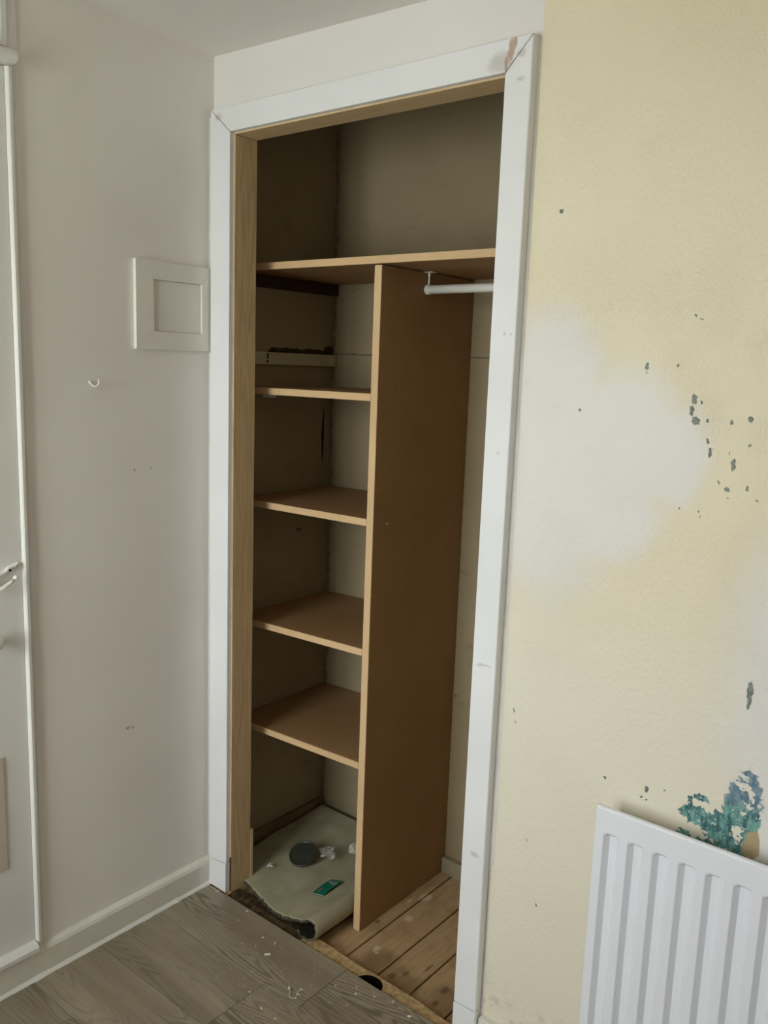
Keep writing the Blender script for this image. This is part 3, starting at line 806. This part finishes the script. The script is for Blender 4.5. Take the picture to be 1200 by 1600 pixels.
# ------------------------------------------------------------------ radiator
rd = tag(empty('radiator'), 'white ribbed panel radiator on the yellow wall', 'radiator')
X0, PIT, NG = 1.2686, .05007, 20
GT, GB, GD, SL = .6796, .165, .0135, .0092
ZT, ZB = .7257, .120
XL = 1.2529; XR = X0+PIT*NG+.002
FY = -.060
xs = [XL]
dep = {XL: 0}
for i in range(NG):
    a = X0+PIT*i
    for dx, d in ((0, 0), (SL, 1), (SL+.0147, 1), (2*SL+.0147, 0)): xs.append(a+dx); dep[xs[-1]] = d
xs.append(XR); dep[XR] = 0
zs = [(ZB, 0), (GB, 0), (GB+.010, 1), (GT-.010, 1), (GT, 0), (ZT, 0)]
bm = bmesh.new(); G = [[bm.verts.new((x, FY+GD*min(dep[x], dz), z)) for x in xs] for z, dz in zs]
for j in range(len(zs)-1):
    for i in range(len(xs)-1): bm.faces.new((G[j][i], G[j][i+1], G[j+1][i+1], G[j+1][i]))
# rolled rim back to the water-way
rim = [G[0][i] for i in range(len(xs))] + [G[j][-1] for j in range(1, len(zs))] + [G[-1][i] for i in range(len(xs)-2, -1, -1)] + [G[j][0] for j in range(len(zs)-2, 0, -1)]
cxr, czr = (XL+XR)/2, (ZB+ZT)/2
last = rim
for off, dy in ((.003, .002), (.0045, .006), (.003, .012), (0, .013)):
    cur = []
    for v in rim:
        ex = -1 if abs(v.co.x-XL) < 1e-6 else (1 if abs(v.co.x-XR) < 1e-6 else 0)
        ez = -1 if abs(v.co.z-ZB) < 1e-6 else (1 if abs(v.co.z-ZT) < 1e-6 else 0)
        cur.append(bm.verts.new((v.co.x+ex*off, FY+dy, v.co.z+ez*off)))
    for k in range(len(rim)): bm.faces.new((last[k], last[(k+1) % len(rim)], cur[(k+1) % len(rim)], cur[k]))
    last = cur
bm.faces.new(last)
bmesh.ops.recalc_face_normals(bm, faces=bm.faces[:])
es = [e for e in bm.edges if len(e.link_faces) == 2 and e.calc_face_angle(0) > .35 and all(abs(v.co.y-FY) < GD+.0005 and XL+.001 < v.co.x < XR-.001 and ZB+.001 < v.co.z < ZT-.001 for v in e.verts)]
bmesh.ops.bevel(bm, geom=es, offset=.0013, segments=2, affect='EDGES', profile=.5)
link('front_panel', bm, 'radiator_enamel', rd)
box('rear_panel', XL+.012, XR-.012, FY+.0135, FY+.024, ZB+.012, ZT-.012, 'radiator_enamel', rd, .003)
for xx in (XL+.16, XR-.16):
    b_ = box('wall_bracket', xx-.018, xx+.018, FY+.0245, WY-.0005, ZB+.06, ZT-.06, 'radiator_enamel', rd, .001)
for xx, s_ in ((XL, -1), (XR, 1)):
    v_ = tube('valve', [(xx+s_*-.001, FY+.012, .158), (xx+s_*.030, FY+.012, .158)], .010, 'chrome', rd)
    tube('valve_cap', [(xx+s_*.030, FY+.012, .135), (xx+s_*.030, FY+.012, .150), (xx+s_*.030, FY+.012, .195), (xx+s_*.030, FY+.012, .20)], [.012, .015, .014, .010], 'white_plastic', v_)
    tube('pipe', [(xx+s_*.030, FY+.012, .0), (xx+s_*.030, FY+.012, .135)], .0075, 'chrome', rd)
tube('bleed_valve', [(XR+.002, FY+.012, ZT-.03), (XR+.010, FY+.012, ZT-.03)], .006, 'brass', rd)

# ------------------------------------------------------------------ plaster crumbs on the laminate
def chip_mesh(seed, s):
    q = random.Random(seed); bm = bmesh.new(); n = 6
    lo = [bm.verts.new((s*q.uniform(.6, 1.2)*math.cos(6.283*k/n)*1.5, s*q.uniform(.5, 1)*math.sin(6.283*k/n)*.7, 0)) for k in range(n)]
    hi = [bm.verts.new((v.co.x*.8, v.co.y*.75, s*q.uniform(.25, .6))) for v in lo]
    bm.faces.new(lo); bm.faces.new(hi[::-1])
    for k in range(n): bm.faces.new((lo[k], lo[(k+1) % n], hi[(k+1) % n], hi[k]))
    return bm
chips = [(.368, -.077, 4), (.387, -.121, 7.5), (.326, -.083, 2.5), (.301, -.138, 2.5), (.336, -.120, 2), (.519, -.172, 5), (.552, -.173, 3.5), (.557, -.186, 3), (.543, -.154, 2.5),
         (.517, -.266, 4), (.455, -.248, 2.5), (.568, -.268, 2.5), (.601, -.087, 3), (.644, -.054, 3.5), (.808, -.044, 4.5), (.070, -.030, 3), (.206, -.034, 3.5), (.218, -.079, 2.5), (.522, -.061, 2), (.747, -.032, 4), (.70, -.05, 2.5), (.66, -.075, 3)]
for i, (x, y, s) in enumerate(chips):
    o = link('plaster_crumb', chip_mesh(i, s/1000), 'plaster_bits'); o.location = (x, y, .0002); o.rotation_euler = (0, 0, R.uniform(0, 6.28))
    tag(o, 'small white plaster crumb lying on the grey laminate floor', 'crumb', 'white plaster crumbs scattered on the laminate')

o = bpy.data.objects['plaster_crumb.001']; o['label'] = 'largest white plaster sliver on the laminate in front of the rolled carpet'
# curl of peeled filler by the plank joint
tag(tube('filler_peeling', [(.520, -.165, .001), (.530, -.178, .002), (.540, -.192, .001), (.548, -.196, .0025), (.556, -.188, .001), (.552, -.176, .002), (.545, -.166, .001), (.546, -.158, .002), (.553, -.153, .001)], .0011, 'plaster_bits', None, 6), 'thin white curl of peeled filler on the laminate by a plank joint', 'peeling')
